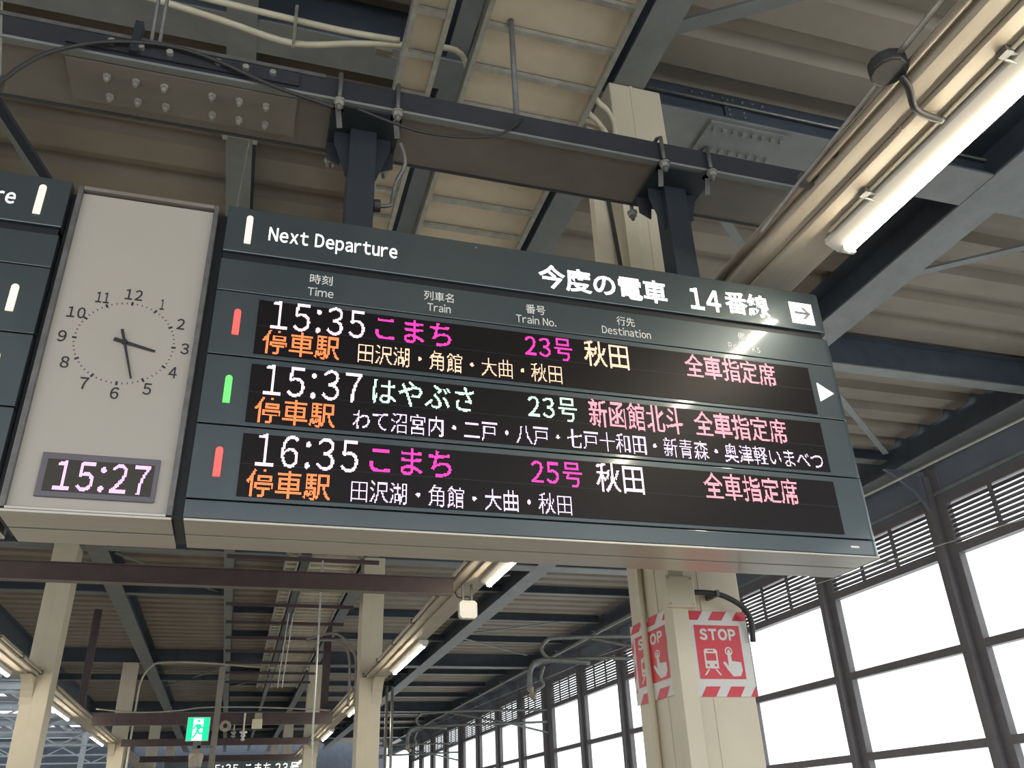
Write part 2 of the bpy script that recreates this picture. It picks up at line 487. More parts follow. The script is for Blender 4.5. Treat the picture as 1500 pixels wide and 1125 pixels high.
# STOP posters
def poster(parent, front):
    name = 'sheet'
    L = .43 if front else .62
    H = .50
    # local frame: u along the face, z up; mapped to the front (Y plane) or left (X plane) face
    def M(bm):
        o = MB(); o.f = bm.f
        if front: o.v = [(2.555+u, 4.714-w, .615+z) for u, w, z in bm.v]
        else: o.v = [(2.494-w, 4.73+(L-u), .64+z) for u, w, z in bm.v]
        return o
    def flat_(polys, w, nm, m, par):
        b = MB()
        for poly in polys:
            n = len(b.v); b.v += [(p[0], w, p[1]) for p in poly]; b.f.append(tuple(range(n, n+len(poly))))
        return M(b).build(nm, m, par)
    flat = flat_
    s = MB().box(0, L, 0, .004, 0, H)
    o = M(s).build(name, 'poster_white', parent)
    def clip(poly, lo, hi, ax):
        for lim, sg in ((lo, 1), (hi, -1)):
            out = []
            for i in range(len(poly)):
                p, q = poly[i-1], poly[i]
                ip, iq = sg*(p[ax]-lim) >= 0, sg*(q[ax]-lim) >= 0
                if ip != iq:
                    t_ = (lim-p[ax])/(q[ax]-p[ax])
                    out.append((p[0]+(q[0]-p[0])*t_, p[1]+(q[1]-p[1])*t_))
                if iq: out.append(q)
            poly = out
            if len(poly) < 3: return None
        return poly
    kx = 1.0 if front else 1.45
    sq0 = .062 if front else .06
    edge = [] if front else [(L-.10, L), (0, .035)]
    cells = [(0, L, 0, .058), (0, L, H-.055, H)]
    for a_, b_ in edge: cells.append((a_, b_, 0, H))
    n_ = 0
    for (ua, ub, za, zb) in cells:
        tall = zb-za > .2
        for k in range(-3, 9):
            if tall:
                base = k*.15 - .02
                poly = [(ua, base), (ub, base+.06), (ub, base+.135), (ua, base+.075)]
            else:
                base = k*.165*kx + (.0 if za > .1 else .055)
                poly = [(base, za), (base+.095*kx, za), (base+.135*kx, zb), (base+.04*kx, zb)]
            poly = clip(poly, ua, ub, 0)
            if poly: poly = clip(poly, max(za, .075) if tall else za, min(zb, H-.075) if tall else zb, 1)
            if poly:
                flat([poly], .005, 'warning_stripe', 'poster_red', o)
    u0 = sq0; u1 = u0+.31*kx
    flat([[(u0, .100), (u1, .100), (u1, .415), (u0, .415)]], .0055, 'red_square', 'poster_red', o)
    def flat2(polys, w, nm, m, par):
        return flat_([[(u0+(p[0]-u0)*kx, p[1]) for p in poly] for poly in polys], w, nm, m, par)
    V, F = layout('STOP', .05, .09); V = fit(V, u0+.03*kx, u1-.03*kx, .325, .395)
    b = MB(); b.v = [(x, .0065, z) for x, z in V]; b.f = F
    M(b).build('lettering', 'poster_white', o)
    # train front and pressing hand
    cx = u0+.09
    tr = [[(cx-.045,.16),(cx+.045,.16),(cx+.045,.262),(cx+.035,.275),(cx-.035,.275),(cx-.045,.262)],
          [(cx-.03,.155),(cx-.018,.155),(cx-.045,.122),(cx-.058,.122)], [(cx+.018,.155),(cx+.03,.155),(cx+.058,.122),(cx+.045,.122)]]
    flat2(tr, .0065, 'train_pictogram', 'poster_white', o)
    flat2([[(cx-.034,.205),(cx+.034,.205),(cx+.034,.248),(cx-.034,.248)], [(cx-.032,.172),(cx-.018,.172),(cx-.018,.186),(cx-.032,.186)],
          [(cx+.018,.172),(cx+.032,.172),(cx+.032,.186),(cx+.018,.186)], [(cx-.02,.258),(cx+.02,.258),(cx+.02,.266),(cx-.02,.266)]], .0072, 'train_window', 'poster_red', o)
    hx = u0+.215
    hand = [[(hx-.012,.255),(hx+.012,.255),(hx+.013,.205),(hx+.075,.198),(hx+.078,.15),(hx+.06,.118),(hx+.01,.115),(hx-.02,.15),(hx-.05,.195),(hx-.035,.203),(hx-.013,.175)]]
    flat2(hand, .0065, 'hand_pictogram', 'poster_white', o)
    flat2([[(hx+.026*math.cos(a), .262+.026*math.sin(a)) for a in [math.pi*2*k/14 for k in range(14)]]], .0060, 'button_ring', 'poster_white', o)
    flat2([[(hx+.018*math.cos(a), .262+.018*math.sin(a)) for a in [math.pi*2*k/14 for k in range(14)]]], .0063, 'button_ring', 'poster_red', o)
    flat2([[(hx+.010*math.cos(a), .262+.010*math.sin(a)) for a in [math.pi*2*k/12 for k in range(12)]]], .0068, 'button', 'poster_white', o)
pf = empty('stop_poster', (2.78, 4.71, .615), 'white and red STOP poster with train and pressing hand on the column front', 'poster')
poster(pf, True)
pl = empty('stop_poster', (2.49, 5.0, .655), 'STOP poster on the shaded left side of the column, crossed by a vertical pipe', 'poster')
poster(pl, False)

# ------------------------------------------------------------------ LAMP DUCTS along the two column rows
def duct(s, label, where):
    # s=+1 right row, s=-1 left row (mirrored); inner side holds a cable tray and pipe
    x = (lambda v: v) if s > 0 else (lambda v: -(v) - 1.15)
    segs = [(-9.3, 4.70), (5.36, 19.40), (20.06, 34.10), (34.76, 48.8), (49.5, 63.5)]
    for (a, c), w in zip(segs, where):
        t = empty('lamp_duct', (x(2.9), (a+c)/2, 2.9), label + ' ' + w, 'duct')
        X = sorted((x(2.77), x(3.05)))
        MB().box(X[0], X[1], a, c, 2.878, 3.09).build('duct_channel', 'duct_beige', t, bevel=.006)
        X = sorted((x(2.635), x(2.765)))
        MB().box(X[0], X[1], a, c, 2.90, 3.04).build('side_tray', 'duct_beige', t, bevel=.006)
        MB().tube([(x(2.60), a, 2.955), (x(2.60), c, 2.955)], .022, 8).build('pipe', 'duct_beige', t, smooth=True)
        yy = a + .6
        while yy < min(c, 22):
            X = sorted((x(2.765), x(3.055)))
            MB().box(X[0], X[1], yy, yy+.012, 2.8775, 3.095).build('joint_strip', 'duct_beige', t)
            MB().box(min(x(2.57), x(2.64)), max(x(2.57), x(2.64)), yy+.5, yy+.54, 2.925, 3.0).build('pipe_clip', 'dark_galv', t)
            yy += 1.84
duct(1, 'beige steel duct carrying strip lamps,', ['at upper right above the sign', 'running from the STOP column to the tall middle column', 'right behind the tall middle column', 'far along the right column row', 'farthest along the right column row'])
duct(-1, 'beige steel duct of the left row,', ['outside the picture at left', 'in front of the wide left column', 'between the first and second left columns', 'far along the left column row', 'farthest along the left column row'])
def lamp(x, y0, y1, label, grp=None):
    t = empty('strip_lamp', (x, (y0+y1)/2, 2.8), label, 'lamp', grp)
    MB().prism([(x-.10, 2.872), (x-.10, 2.835), (x-.03, 2.795), (x+.045, 2.795), (x+.06, 2.82), (x+.06, 2.872)], 'y', y0-.06, y1+.06).build('housing', 'white_plastic', t)
    MB().tube([(x+.005, y0, 2.785), (x+.005, y1, 2.785)], .026, 12).build('tube', 'tube', t, smooth=True)
    for yy in (y0-.03, y1+.0):
        MB().box(x-.035, x+.045, yy, yy+.03, 2.765, 2.80).build('lamp_holder', 'white_plastic', t, bevel=.006)
    return t
g1 = 'strip lamps on the right duct'
for ye, lab in ((-4.2, 'strip lamp on the right duct behind the photographer'), (3.12, 'large bright strip lamp at upper right, ending above the arrow on the sign'),
    (10.7, 'strip lamp emerging under the bottom edge of the sign'), (17.95, 'strip lamp ending beside the tall middle column'),
    (25.3, 'strip lamp peeping out behind the tall middle column'), (32.6, 'short looking strip lamp low between the middle columns'), (40, 'farthest strip lamp on the right duct')):
    lamp(3.02, ye-3.0, ye, lab, g1)
for ye, lab in ((3.9, 'strip lamp on the left duct outside the picture'), (11.2, 'second strip lamp on the left duct outside the picture'), (18.6, 'strip lamp at the left edge of the picture, left of the wide column'),
    (25.9, 'strip lamp just right of the wide left column'), (33.4, 'strip lamp between the wide left column and the next one')):
    lamp(-4.17, ye-3.0, ye, lab, 'strip lamps on the left duct')
# yellow lit rod, clamps and junction box on the near duct
t = empty('lamp_suspension_rod', (2.9, 2, 2.93), 'thin warm-lit rod with metal clamps beside the large strip lamp', 'rod')
MB().tube([(2.895, -2, 2.865), (2.895, 3.10, 2.865)], .011, 8).build('rod', 'pale_pipe', t, smooth=True)
for yy in (2.74, 1.80, .85):
    MB().box(2.855, 2.895, yy, yy+.05, 2.845, 2.90).build('clamp', 'dark_galv', t)
    MB().tube([(2.895, yy+.02, 2.855), (2.95, yy+.0, 2.835)], .008, 6).build('clamp_screw', 'galv', t)
    MB().tube([(2.885, yy+.05, 2.85), (2.94, yy+.04, 2.83)], .007, 6).build('clamp_screw', 'galv', t)
t = empty('junction_box', (2.58, 2.1, 2.92), 'dark round cable box with a bent hose by the large strip lamp', 'cable box')
MB().prism(arc(2.52, 2.10, .085, 0, 360, 12)[:-1], 'z', 2.93, 3.0).build('box_body', 'rubber', t, bevel=.01)
MB().tube(smooth_path([(2.58, 2.10, 2.93), (2.64, 2.13, 2.90), (2.72, 2.20, 2.87), (2.80, 2.22, 2.86), (2.89, 2.22, 2.85)]), .017, 8).build('hose', 'rubber', t, smooth=True)
MB().tube(smooth_path([(2.58, -1, 3.02), (2.55, 1.0, 3.02), (2.53, 1.6, 3.0), (2.52, 2.02, 2.97)]), .014, 8).build('cable', 'galv', t, smooth=True)
MB().tube(smooth_path([(2.54, 2.18, 2.97), (2.56, 2.6, 2.96), (2.575, 3.0, 2.95), (2.58, 3.3, 2.93)]), .012, 8).build('cable', 'galv', t, smooth=True)
for yy, w in ((2.62, 'left'), (2.80, 'right')):
    tag(MB().tube([(2.60, yy, 2.972), (2.68, yy+.06, 2.972)], [.03, .022], 10).build('dark_clamp', 'rubber', smooth=True), w + ' one of two dark oval clamps under the duct near the sign top', 'clamp')

# ------------------------------------------------------------------ BROWN CROSS BEAMS between the ducts
bl = ['dark brown beam running just behind the top of the signs', 'long brown beam crossing below the signs in front of the wide left column',
      'brown beam level with the tall middle column', 'brown beam right above the green exit sign', 'brown beam below the one over the exit sign', 'far brown beam low behind the exit sign']
for k, lab in enumerate(bl):
    Y = 3.65 + 7.35*k if k else 3.99
    if k == 2: continue
    z0, z1 = (2.62, 2.95) if k == 0 else (2.71, 2.93)
    if k == 3: z0, z1 = 2.62, 2.92
    t = empty('brown_beam', (-.5, Y, z0), lab, 'beam', 'brown cross beams between the column rows')
    xl = -3.55
    MB().ibeam('x', Y, .12, z0, z1, xl, 2.60, tf=.014, tw=.08).build('beam', 'brown_paint', t)
    MB().box(xl, 2.6, Y-.06, Y+.06, z0-.004, z0-.0005).build('bottom_face', 'brown_grey', t)
    if k == 0:
        for x in (-.42, .38, 1.55, 2.15):
            MB().box(x-.03, x+.03, Y-.08, Y-.02, z1, z1+.03).build('clip', 'dark_galv', t)
            MB().tube([(x-.02, Y-.05, z1+.03), (x-.02, Y-.05, z1+.06)], .006, 6).build('bolt', 'dark_galv', t)
    for x in (2.35,):
        if k == 3:
            MB().box(x-.1, x+.1, Y-.08, Y+.08, z1, BEAM_Z+.1).build('hanger', 'brown_paint', t)

# ------------------------------------------------------------------ SIGN CARRIER: crossbeam, hanger posts, U-bolts
Yc0, Yc1, Zc = 3.50, 3.93, 3.555
t = empty('carrier_beam', (0, 3.7, Zc), 'heavy grey steel beam running across above the signs', 'beam')
MB().box(-6.0, 3.42, Yc0, Yc0+.02, Zc-.005, Zc+.15).build('front_flange', 'dark_metal', t)  # darker metal than the web: shade on the upright face, put into the colour
MB().box(-6.0, 3.42, Yc0+.02, Yc1-.02, Zc, Zc+.02).build('web', 'brown_grey', t)
MB().box(-6.0, 3.42, Yc1-.02, Yc1, Zc-.005, Zc+.15).build('rear_flange', 'dark_metal', t)
MB().box(-6.0, 3.42, Yc0-.012, Yc0+.03, Zc-.02, Zc-.003).build('lip', 'grey_steel', t)
MB().box(-6.0, .12, Yc0-.012, Yc0+.0, Zc+.13, Zc+.155).build('lip', 'dark_galv', t)
sp = MB().box(-1.17, -.02, Yc0+.04, Yc1-.10, Zc-.022, Zc-.001).build('splice_plate', 'brown_grey', t)
sp2 = MB().box(-1.17, -.02, Yc0-.014, Yc0-.001, Zc+.03, Zc+.12).build('splice_plate', 'dark_metal', t)
for k, x in enumerate((-.98, -.84, -.70, -.46, -.32, -.18)):
    for yy in (Yc0+.12, Yc0+.26):
        MB().tube([(x, yy, Zc-.022), (x, yy, Zc-.042)], .020, 6).tube([(x, yy, Zc-.042), (x, yy, Zc-.062)], .011, 6).build('bolt', 'galv', sp)
    MB().tube([(x+.02, Yc0-.014, Zc+.075), (x+.02, Yc0-.036, Zc+.075)], .018, 6).build('bolt', 'galv', sp2)
def hanger_post(x0, x1, label, y0=3.66, y1=3.80):
    t = empty('hanger_post', ((x0+x1)/2, 3.73, 2.70), label, 'post', 'hanger posts carrying the signs')
    MB().box(x0, x1, y0, y1, 2.705, Zc-.035).build('post', 'post', t, bevel=.004)
    MB().box(x0-.12, x1+.12, Yc0+.01, Yc1-.05, Zc-.036, Zc-.024).build('top_plate', 'post', t)
    for xx, s in ((x0, -1), (x1, 1)):
        MB().prism([(xx, Zc-.036), (xx+s*.085, Zc-.036), (xx+s*.085, Zc-.10), (xx+s*.01, Zc-.34), (xx, Zc-.34)], 'y', y0+.05, y0+.062).build('gusset', 'post', t)
        MB().prism([(xx+s*.02, Zc-.04), (xx+s*.115, Zc-.04), (xx+s*.115, Zc-.16), (xx+s*.04, Zc-.2)], 'y', y1+.0, y1+.012).build('gusset', 'dark_metal', t)
    for xx in (x0-.085, x1+.085):
        u = MB().tube([(xx, Yc0-.025, Zc-.10), (xx, Yc0-.025, Zc+.17), (xx, Yc0+.02, Zc+.20), (xx, Yc1-.02, Zc+.20), (xx, Yc1+.025, Zc+.17), (xx, Yc1+.025, Zc-.10)], .0125, 8).build('u_bolt', 'dark_galv', t, smooth=True)
        for yy in (Yc0-.025, Yc1+.025):
            MB().tube([(xx, yy, Zc-.075), (xx, yy, Zc-.045)], .026, 6).tube([(xx, yy, Zc-.045), (xx, yy, Zc-.036)], .034, 10).build('nut', 'galv', u)
        MB().box(xx-.03, xx+.03, Yc0-.05, Yc0+.05, Zc-.036, Zc-.024).build('clamp_plate', 'dark_metal', t)
        MB().bar((xx, Yc0+.03, Zc-.04), (xx+.02, Yc0+.09, Zc-.12), .03, .012).build('angle_clip', 'dark_galv', t)
    return t
hanger_post(.285, .435, 'left dark hanger post with gusset plates and U-bolts, above Next Departure')
hanger_post(2.235, 2.385, 'right dark hanger post with gusset plates and U-bolts, near the pale wall panel')
hanger_post(-3.7, -3.55, 'dark hanger post above the left sign, outside the picture')
# cables on the carrier beam
tag(MB().tube(smooth_path([(-1.6,3.46,2.9), (-1.38,3.46,3.21), (-1.32,3.46,3.32), (-1.21,3.46,3.46), (-1.03,3.46,3.58), (-.85,3.46,3.64), (-.65,3.46,3.66), (-.44,3.46,3.62), (-.15,3.46,3.52), (.17,3.46,3.45)]), .011, 8).build('loose_cable', 'rubber', smooth=True), 'black cable arching over the beam at upper left', 'cable')
tag(MB().tube(smooth_path([(.30,3.46,3.47), (.48,3.47,3.43), (.67,3.47,3.40), (.90,3.47,3.42), (1.09,3.47,3.48), (1.20,3.48,3.59), (1.25,3.48,3.66)]), .008, 8).build('loose_cable', 'rubber', smooth=True), 'thin black cable sagging between the left post and the long rod', 'cable')
tag(MB().tube([(1.25,3.60,5.58), (1.26,3.60,3.70)], .019, 8).build('suspension_rod', 'dark_galv', smooth=True), 'long grey rod in front of the wide cable ladder', 'rod')
for x0, x1, lab in ((-.84,-.80,'left one of two thin rods rising from the bolted splice at upper left'), (-.785,-.76,'right one of two thin rods rising from the bolted splice at upper left')):
    tag(MB().tube([(x0-.03,3.60,5.58), (x1,3.60,3.66)], .010, 8).build('suspension_rod', 'dark_galv', smooth=True), lab, 'rod')
tag(MB().box(-.87,-.83,3.46,3.52,3.58,3.80).build('clamp_bracket', 'post'), 'small dark clamp where the black cable passes the twin rods', 'clamp')
t = empty('rod_clamp', (-1.42, 3.5, 3.25), 'metal clamp and thin rod at the left picture edge above the sign', 'clamp')
MB().tube([(-1.50,3.5,3.78), (-1.40,3.5,3.28)], .006, 6).build('rod', 'galv', t)
MB().box(-1.44,-1.38,3.47,3.53,3.20,3.27).build('clamp', 'dark_galv', t, bevel=.006)
tag(MB().bar((-1.46,3.52,3.24),(-1.15,3.97,2.97),.05,.02).build('flat_strut', 'dark_metal'), 'flat dark strut running down behind the left sign', 'strut')
t = empty('cable_outlet', (.50, 3.72, 3.0), 'bent cable with a round black grommet beside the left post', 'cable')
MB().tube(smooth_path([(.56,3.6,3.42), (.60,3.66,3.33), (.56,3.70,3.22), (.545,3.72,3.12), (.53,3.72,3.06), (.44,3.72,3.04)]), .012, 8).build('cable', 'dark_galv', t, smooth=True)
MB().tube([(.44,3.72,3.04),(.475,3.72,3.045)], .036, 14).build('grommet', 'rubber', t)

# ------------------------------------------------------------------ CABLE LADDERS
ZL = 4.6
def ladder(x0, x1, label, plates=True, y0=-1.0, y1=33.0, step=.355, phase=0.0):
    t = empty('cable_ladder', ((x0+x1)/2, 8, ZL), label, 'cable ladder', 'cable ladders above the sign')
    for x in (x0, x1):
        MB().box(x-.018, x+.018, y0, y1, ZL-.02, ZL+.09).build('side_rail', 'galv', t)
    yy = 3.65 + phase; ys = []
    while yy > y0: yy -= step
    yy += step
    r = None
    while yy < y1:
        if r is None:
            ry = yy
            r = MB().box(x0+.018, x1-.018, yy-.02, yy+.02, ZL-.005, ZL+.03).build('rung', 'galv', t)
            if plates: p = MB().box(x0+.018, x1-.018, yy+.021, yy+step-.021, ZL+.034, ZL+.04).build('tray_plate', 'tray_plate', t)
        else:
            c = r.copy(); COL.objects.link(c); c.location = Vector(r.location)+Vector((0, yy-ry, 0))
            if plates:
                c = p.copy(); COL.objects.link(c); c.location = Vector(p.location)+Vector((0, yy-ry, 0))
        yy += step
    return t
ladder(1.09, 2.01, 'wide cable ladder with beige plates passing above the sign', phase=0.0)
ladder(.63, .85, 'narrow cable ladder with pale plates left of the wide one', phase=0.0)
hb = ['hanger bar under the far cable ladders, %s one from the signs' % w for w in ('first', 'second', 'third', 'fourth', 'fifth', 'sixth', 'seventh', 'eighth', 'ninth')]
for k, lab in enumerate(hb):
    Y = 16.1 + 1.9*k
    tag(MB().box(-.45, 2.35, Y-.03, Y+.03, 4.50, 4.57).build('ladder_hanger', 'brown_paint'), lab, 'bar', 'hanger bars under the far cable ladders')
for k, x in enumerate((-.42, 2.3)):
    pass
# cables bending from the ladder into the column trunking
for k, (dx, pts) in enumerate(((0, [(1.95,3.4,4.68), (2.10,4.2,4.86), (2.34,4.5,5.0), (2.41,4.56,4.95), (2.42,4.58,4.80), (2.40,4.6,4.62)]), (1, [(1.95,3.6,4.68), (2.08,4.3,4.80), (2.26,4.55,4.92), (2.35,4.58,4.82), (2.36,4.6,4.64)]))):
    tag(MB().tube(smooth_path(pts), .022, 8).build('bent_cable', 'pale_pipe', smooth=True), ('outer pale cable' if k == 0 else 'inner pale cable') + ' bending from the wide ladder down to the column', 'cable')
tag(MB().tube(smooth_path([(2.02,4.4,4.72), (2.11,4.55,4.68), (2.23,4.58,4.62), (2.30,4.6,4.48), (2.31,4.6,4.2), (2.33,4.6,3.9), (2.36,4.6,3.4), (2.38,4.6,2.9)]), .016, 8).build('black_cable', 'rubber', smooth=True), 'black cable looping off the ladder and down beside the pale column panels', 'cable')
# pale pipes at the top left
for k, pts in enumerate(([(-1.6,4.2,4.9), (-.96,4.26,4.9), (-.55,4.30,4.88), (-.09,4.34,4.85), (.32,4.25,4.87), (.62,4.2,4.89), (1.02,4.15,4.9), (1.15,4.3,4.86)],
                         [(-1.2,4.16,4.92), (-.68,4.18,4.92), (-.24,4.18,4.9), (.22,4.19,4.9), (.62,4.17,4.9)])):
    tag(MB().tube(smooth_path(pts), .022, 8).build('pale_pipe', 'pale_pipe', smooth=True), ('lower' if k == 0 else 'upper') + ' one of two cream pipes crossing the top left of the picture', 'pipe')
tag(MB().box(-.10,-.08,4.10,4.36,4.83,4.95).build('pipe_clip', 'galv'), 'small metal clip holding the two cream pipes together', 'clip')
t = empty('tan_junction_box', (.53, 4.35, 5.0), 'small tan junction box with a wire, left of the narrow ladder', 'junction box')
MB().box(.47,.60,4.33,4.40,4.96,5.02).build('box_body', 'ins', t, bevel=.008)
MB().tube(smooth_path([(.53,4.35,4.96), (.58,4.3,4.88), (.64,4.25,4.80), (.68,4.2,4.70)]), .006, 6).build('wire', 'galv', t)
t = tag(MB().tube([(-.62,6.0,5.56), (-.36,6.0,5.56)], .010, 6).tube([(-.62,6.15,5.56), (-.36,6.15,5.56)], .010, 6).box(-.64,-.60,5.97,6.18,5.53,5.6).box(-.38,-.34,5.97,6.18,5.53,5.6).build('beam_clamp', 'galv'), 'twin-rod metal clamp around the grey roof beam at left', 'clamp')
tag(MB().tube([(-.40,6.1,5.55), (-.44,6.1,4.4)], .010, 6).build('suspension_rod', 'galv'), 'thin rod hanging from the clamp on the grey roof beam', 'rod')

# ------------------------------------------------------------------ DEPARTURE BOARDS
YF = 3.5; YB = 3.89
rows = [('row_panel', 1.899, 2.232), ('row_panel', 1.560, 1.893), ('row_panel', 1.221, 1.554)]
def plan(xa, xb, ra, rb, y0=YF, y1=YF+.06):
    # outline of a panel seen from above, with a rounded outer end
    pts = []
    pts += [(xa, y1)]
    if ra: pts += [(xa - 0 + 0, y0+ra)] + [(xa+ra-ra*math.cos(a), y0+ra-ra*math.sin(a)) for a in [math.pi/2*k/6 for k in range(1, 7)]]
    else: pts += [(xa, y0)]
    if rb: pts += [(xb-rb+rb*math.sin(a), y0+rb-rb*math.cos(a)) for a in [math.pi/2*k/6 for k in range(0, 7)]]
    else: pts += [(xb, y0)]
    pts += [(xb, y1)]
    return pts
def board(xa, xb, ra, rb, bars_x, led, label):
    t = empty('departure_board', ((xa+xb)/2, 3.7, 1.13), label, 'departure board')
    MB().box(xa+.02, xb-.03, YF+.04, YB-.005, 1.15, 2.68).build('housing', 'recess', t)
    hp = MB().prism(plan(xa, xb, ra, rb), 'z', 2.457, 2.722).build('header_panel', 'panel', t, bevel=.005)
    MB().prism(plan(xa+.004, xb-.012, ra, rb, YF+.02), 'z', 2.412, 2.457).build('shadow_gap', 'recess', t)
    sh = MB().prism(plan(xa, xb, ra, rb), 'z', 2.237, 2.412).build('heading_panel', 'panel', t, bevel=.003)
    out = [hp, sh]
    for i, (nm, z0, z1) in enumerate(rows):
        r = MB().prism(plan(xa, xb, ra, rb), 'z', z0, z1).build(nm, 'panel', t, bevel=.003)
        s = MB().box(led[0], led[1], YF-.004, YF-.0005, z0+.018, z1-.030).build('led_screen', 'screen', r)
        MB().box(led[0], led[1], YF-.0052, YF-.004, (z0+z1)/2-.004, (z0+z1)/2-.001).build('screen_seam', 'recess', r)
        out.append(r)
    MB().prism(plan(xa, xb, ra, rb), 'z', 1.137, 1.215).build('bottom_panel', 'panel', t, bevel=.003)
    for y0, y1 in ((YF+.002, 3.690), (3.705, YB)):
        MB().box(xa+.004, xb-.02, y0, y1, 1.125, 1.136).build('soffit_panel', 'alu', t, bevel=.002)
    MB().box(xa, xa+.012, YF+.06, YB, 1.14, 2.70).build('end_plate', 'dark_metal', t)
    MB().box(xb-.03, xb-.02, YF+.06, YB, 1.14, 2.70).build('end_plate', 'dark_metal', t)
    MB().box(xa, xb-.02, YF+.06, YB, 2.69, 2.705).build('top_plate', 'dark_metal', t)
    def marker(zc, m, par, h=.135):
        w = .030
        poly = [(bars_x-w/2, zc-h/2), (bars_x+w/2, zc-h/2)] + [(bars_x+w/2*math.cos(a), zc+h/2-w/2+w/2*math.sin(a)) for a in [math.pi*k/6 for k in range(7)]]
        MB().prism(poly, 'y', YF-.006, YF-.0005).build('marker_bar', m, par)
    marker(2.593, 'bar_cream', hp, .165)
    return t, out, marker
bt, bo, mk = board(-.284, 3.078, 0, .05, -.178, (-.090, 2.872), 'large black departure board listing 15:35, 15:37 and 16:35 trains')
hp, sh, ra_, rb_, rc_ = bo
mk(2.070, 'bar_red', ra_); mk(1.727, 'bar_green', rb_); mk(1.385, 'bar_red', rc_)
YT = YF
Yl = YF-.004
print_text('Next Departure', -.083, .546, 2.524, 2.628, YT, 'letter_lit', hp, bold=.014, gap=.115)
print_text('今度の電車', 1.300, 2.050, 2.497, 2.650, YT, 'letter_lit', hp, bold=.022)
print_text('14', 2.192, 2.385, 2.497, 2.640, YT, 'letter_lit', hp, bold=.022)
print_text('番線', 2.414, 2.700, 2.503, 2.655, YT, 'letter_lit', hp, bold=.022)
aw = MB().box(2.842, 2.992, YT-.004, YT-.0005, 2.499, 2.640).build('arrow_sign', 'letter_lit', hp)
A = MB().prism([(2.868,2.562),(2.945,2.562),(2.912,2.530),(2.932,2.530),(2.975,2.570),(2.932,2.610),(2.912,2.610),(2.945,2.578),(2.868,2.578)], 'y', YT-.006, YT-.0042)
A.build('arrow', 'grey_steel', aw)
for (a, ax0, ax1, az0, az1), (e, ex0, ex1, ez0, ez1) in (
    (('時刻', .129, .236, 2.333, 2.388), ('Time', .123, .245, 2.263, 2.312)),
    (('列車名', .686, .838, 2.325, 2.380), ('Train', .704, .822, 2.262, 2.311)),
    (('番号', 1.219, 1.325, 2.324, 2.380), ('Train No.', 1.164, 1.382, 2.262, 2.311)),
    (('行先', 1.727, 1.832, 2.324, 2.380), ('Destination', 1.637, 1.918, 2.262, 2.311)),
    (('備考', 2.455, 2.560, 2.324, 2.380), ('Remarks', 2.385, 2.585, 2.262, 2.311))):
    print_text(a, ax0, ax1, az0, az1, YT, 'letter_print', sh, bold=.006)
    print_text(e, ex0, ex1, ez0, ez1, YT, 'letter_print', sh, bold=.006, gap=.09)
MB().prism([(2.911, 1.999), (3.009, 2.056), (2.911, 2.114)], 'y', YT-.003, YT-.0005).build('triangle_arrow', 'letter_lit', ra_)
B = .008
for par, z1t, z1b, z2t, z2b, tm, name, cm, no, dest, cd, dx, rem, rx, stops, sx, cs, ctime in (
    (ra_, 2.213, 2.048, 2.050, 1.922, '15:35', 'こまち', 'led_magenta', '23号', '秋田', 'led_peach', (1.521,1.772), 'led_pink', (2.096,2.648), '田沢湖・角館・大曲・秋田', (.376,1.391), 'led_peach', 'led_white'),
    (rb_, 1.873, 1.708, 1.704, 1.578, '15:37', 'はやぶさ', 'led_mint', '23号', '新函館北斗', 'led_pink', (1.520,2.032), 'led_pink', (2.099,2.644), 'わて沼宮内・二戸・八戸・七戸十和田・新青森・奥津軽いまべつ', (.370,2.834), 'led_lilac', 'led_white'),
    (rc_, 1.532, 1.370, 1.364, 1.240, '16:35', 'こまち', 'led_magenta', '25号', '秋田', 'led_white', (1.527,1.775), 'led_pink', (2.102,2.640), '田沢湖・角館・大曲・秋田', (.378,1.393), 'led_lilac', 'led_white')):
    led_text(tm, -.030, .402, z1b+.008, z1t-.002, Yl, ctime, par, 0.0, .2)
    led_text(name, .452, .823 if name == 'こまち' else .932, z1b+.016, z1t-.018, Yl, cm, par, .008)
    led_text(no, 1.203, 1.456, z1b+.016, z1t-.020, Yl, cm, par, .008, .12)
    led_text(dest, dx[0], dx[1], z1b+.004, z1t-.008, Yl, cd, par, .008)
    led_text('全車指定席', rx[0], rx[1], z1b+.008, z1t-.014, Yl, rem, par, .008)
    led_text('停車駅', -.056, .291, z2b, z2t, Yl, 'led_orange', par, .008)
    led_text(stops, sx[0], sx[1], z2b+.006, z2t-.016, Yl, cs, par, 0.0)
MB().box(2.895, 2.945, YT-.001, YT-.0003, 1.172, 1.182).build('maker_plate', 'letter_print', bt)
MB().tube([(.96, YF-.004, 2.690), (.96, YF, 2.690)], .004, 8).build('screw', 'galv', bt)

lt, lo, mk2 = board(-4.33, -.977, .05, 0, -1.090, (-4.12, -1.225), 'black departure board cut off at the left picture edge, left of the clock')
print_text('Next Departure', -1.815, -1.187, 2.524, 2.628, YT, 'letter_lit', lo[0], bold=.014, gap=.115)
mk2(2.062, 'bar_cream', lo[2]); mk2(1.727, 'bar_cream', lo[3]); mk2(1.385, 'bar_cream', lo[4])

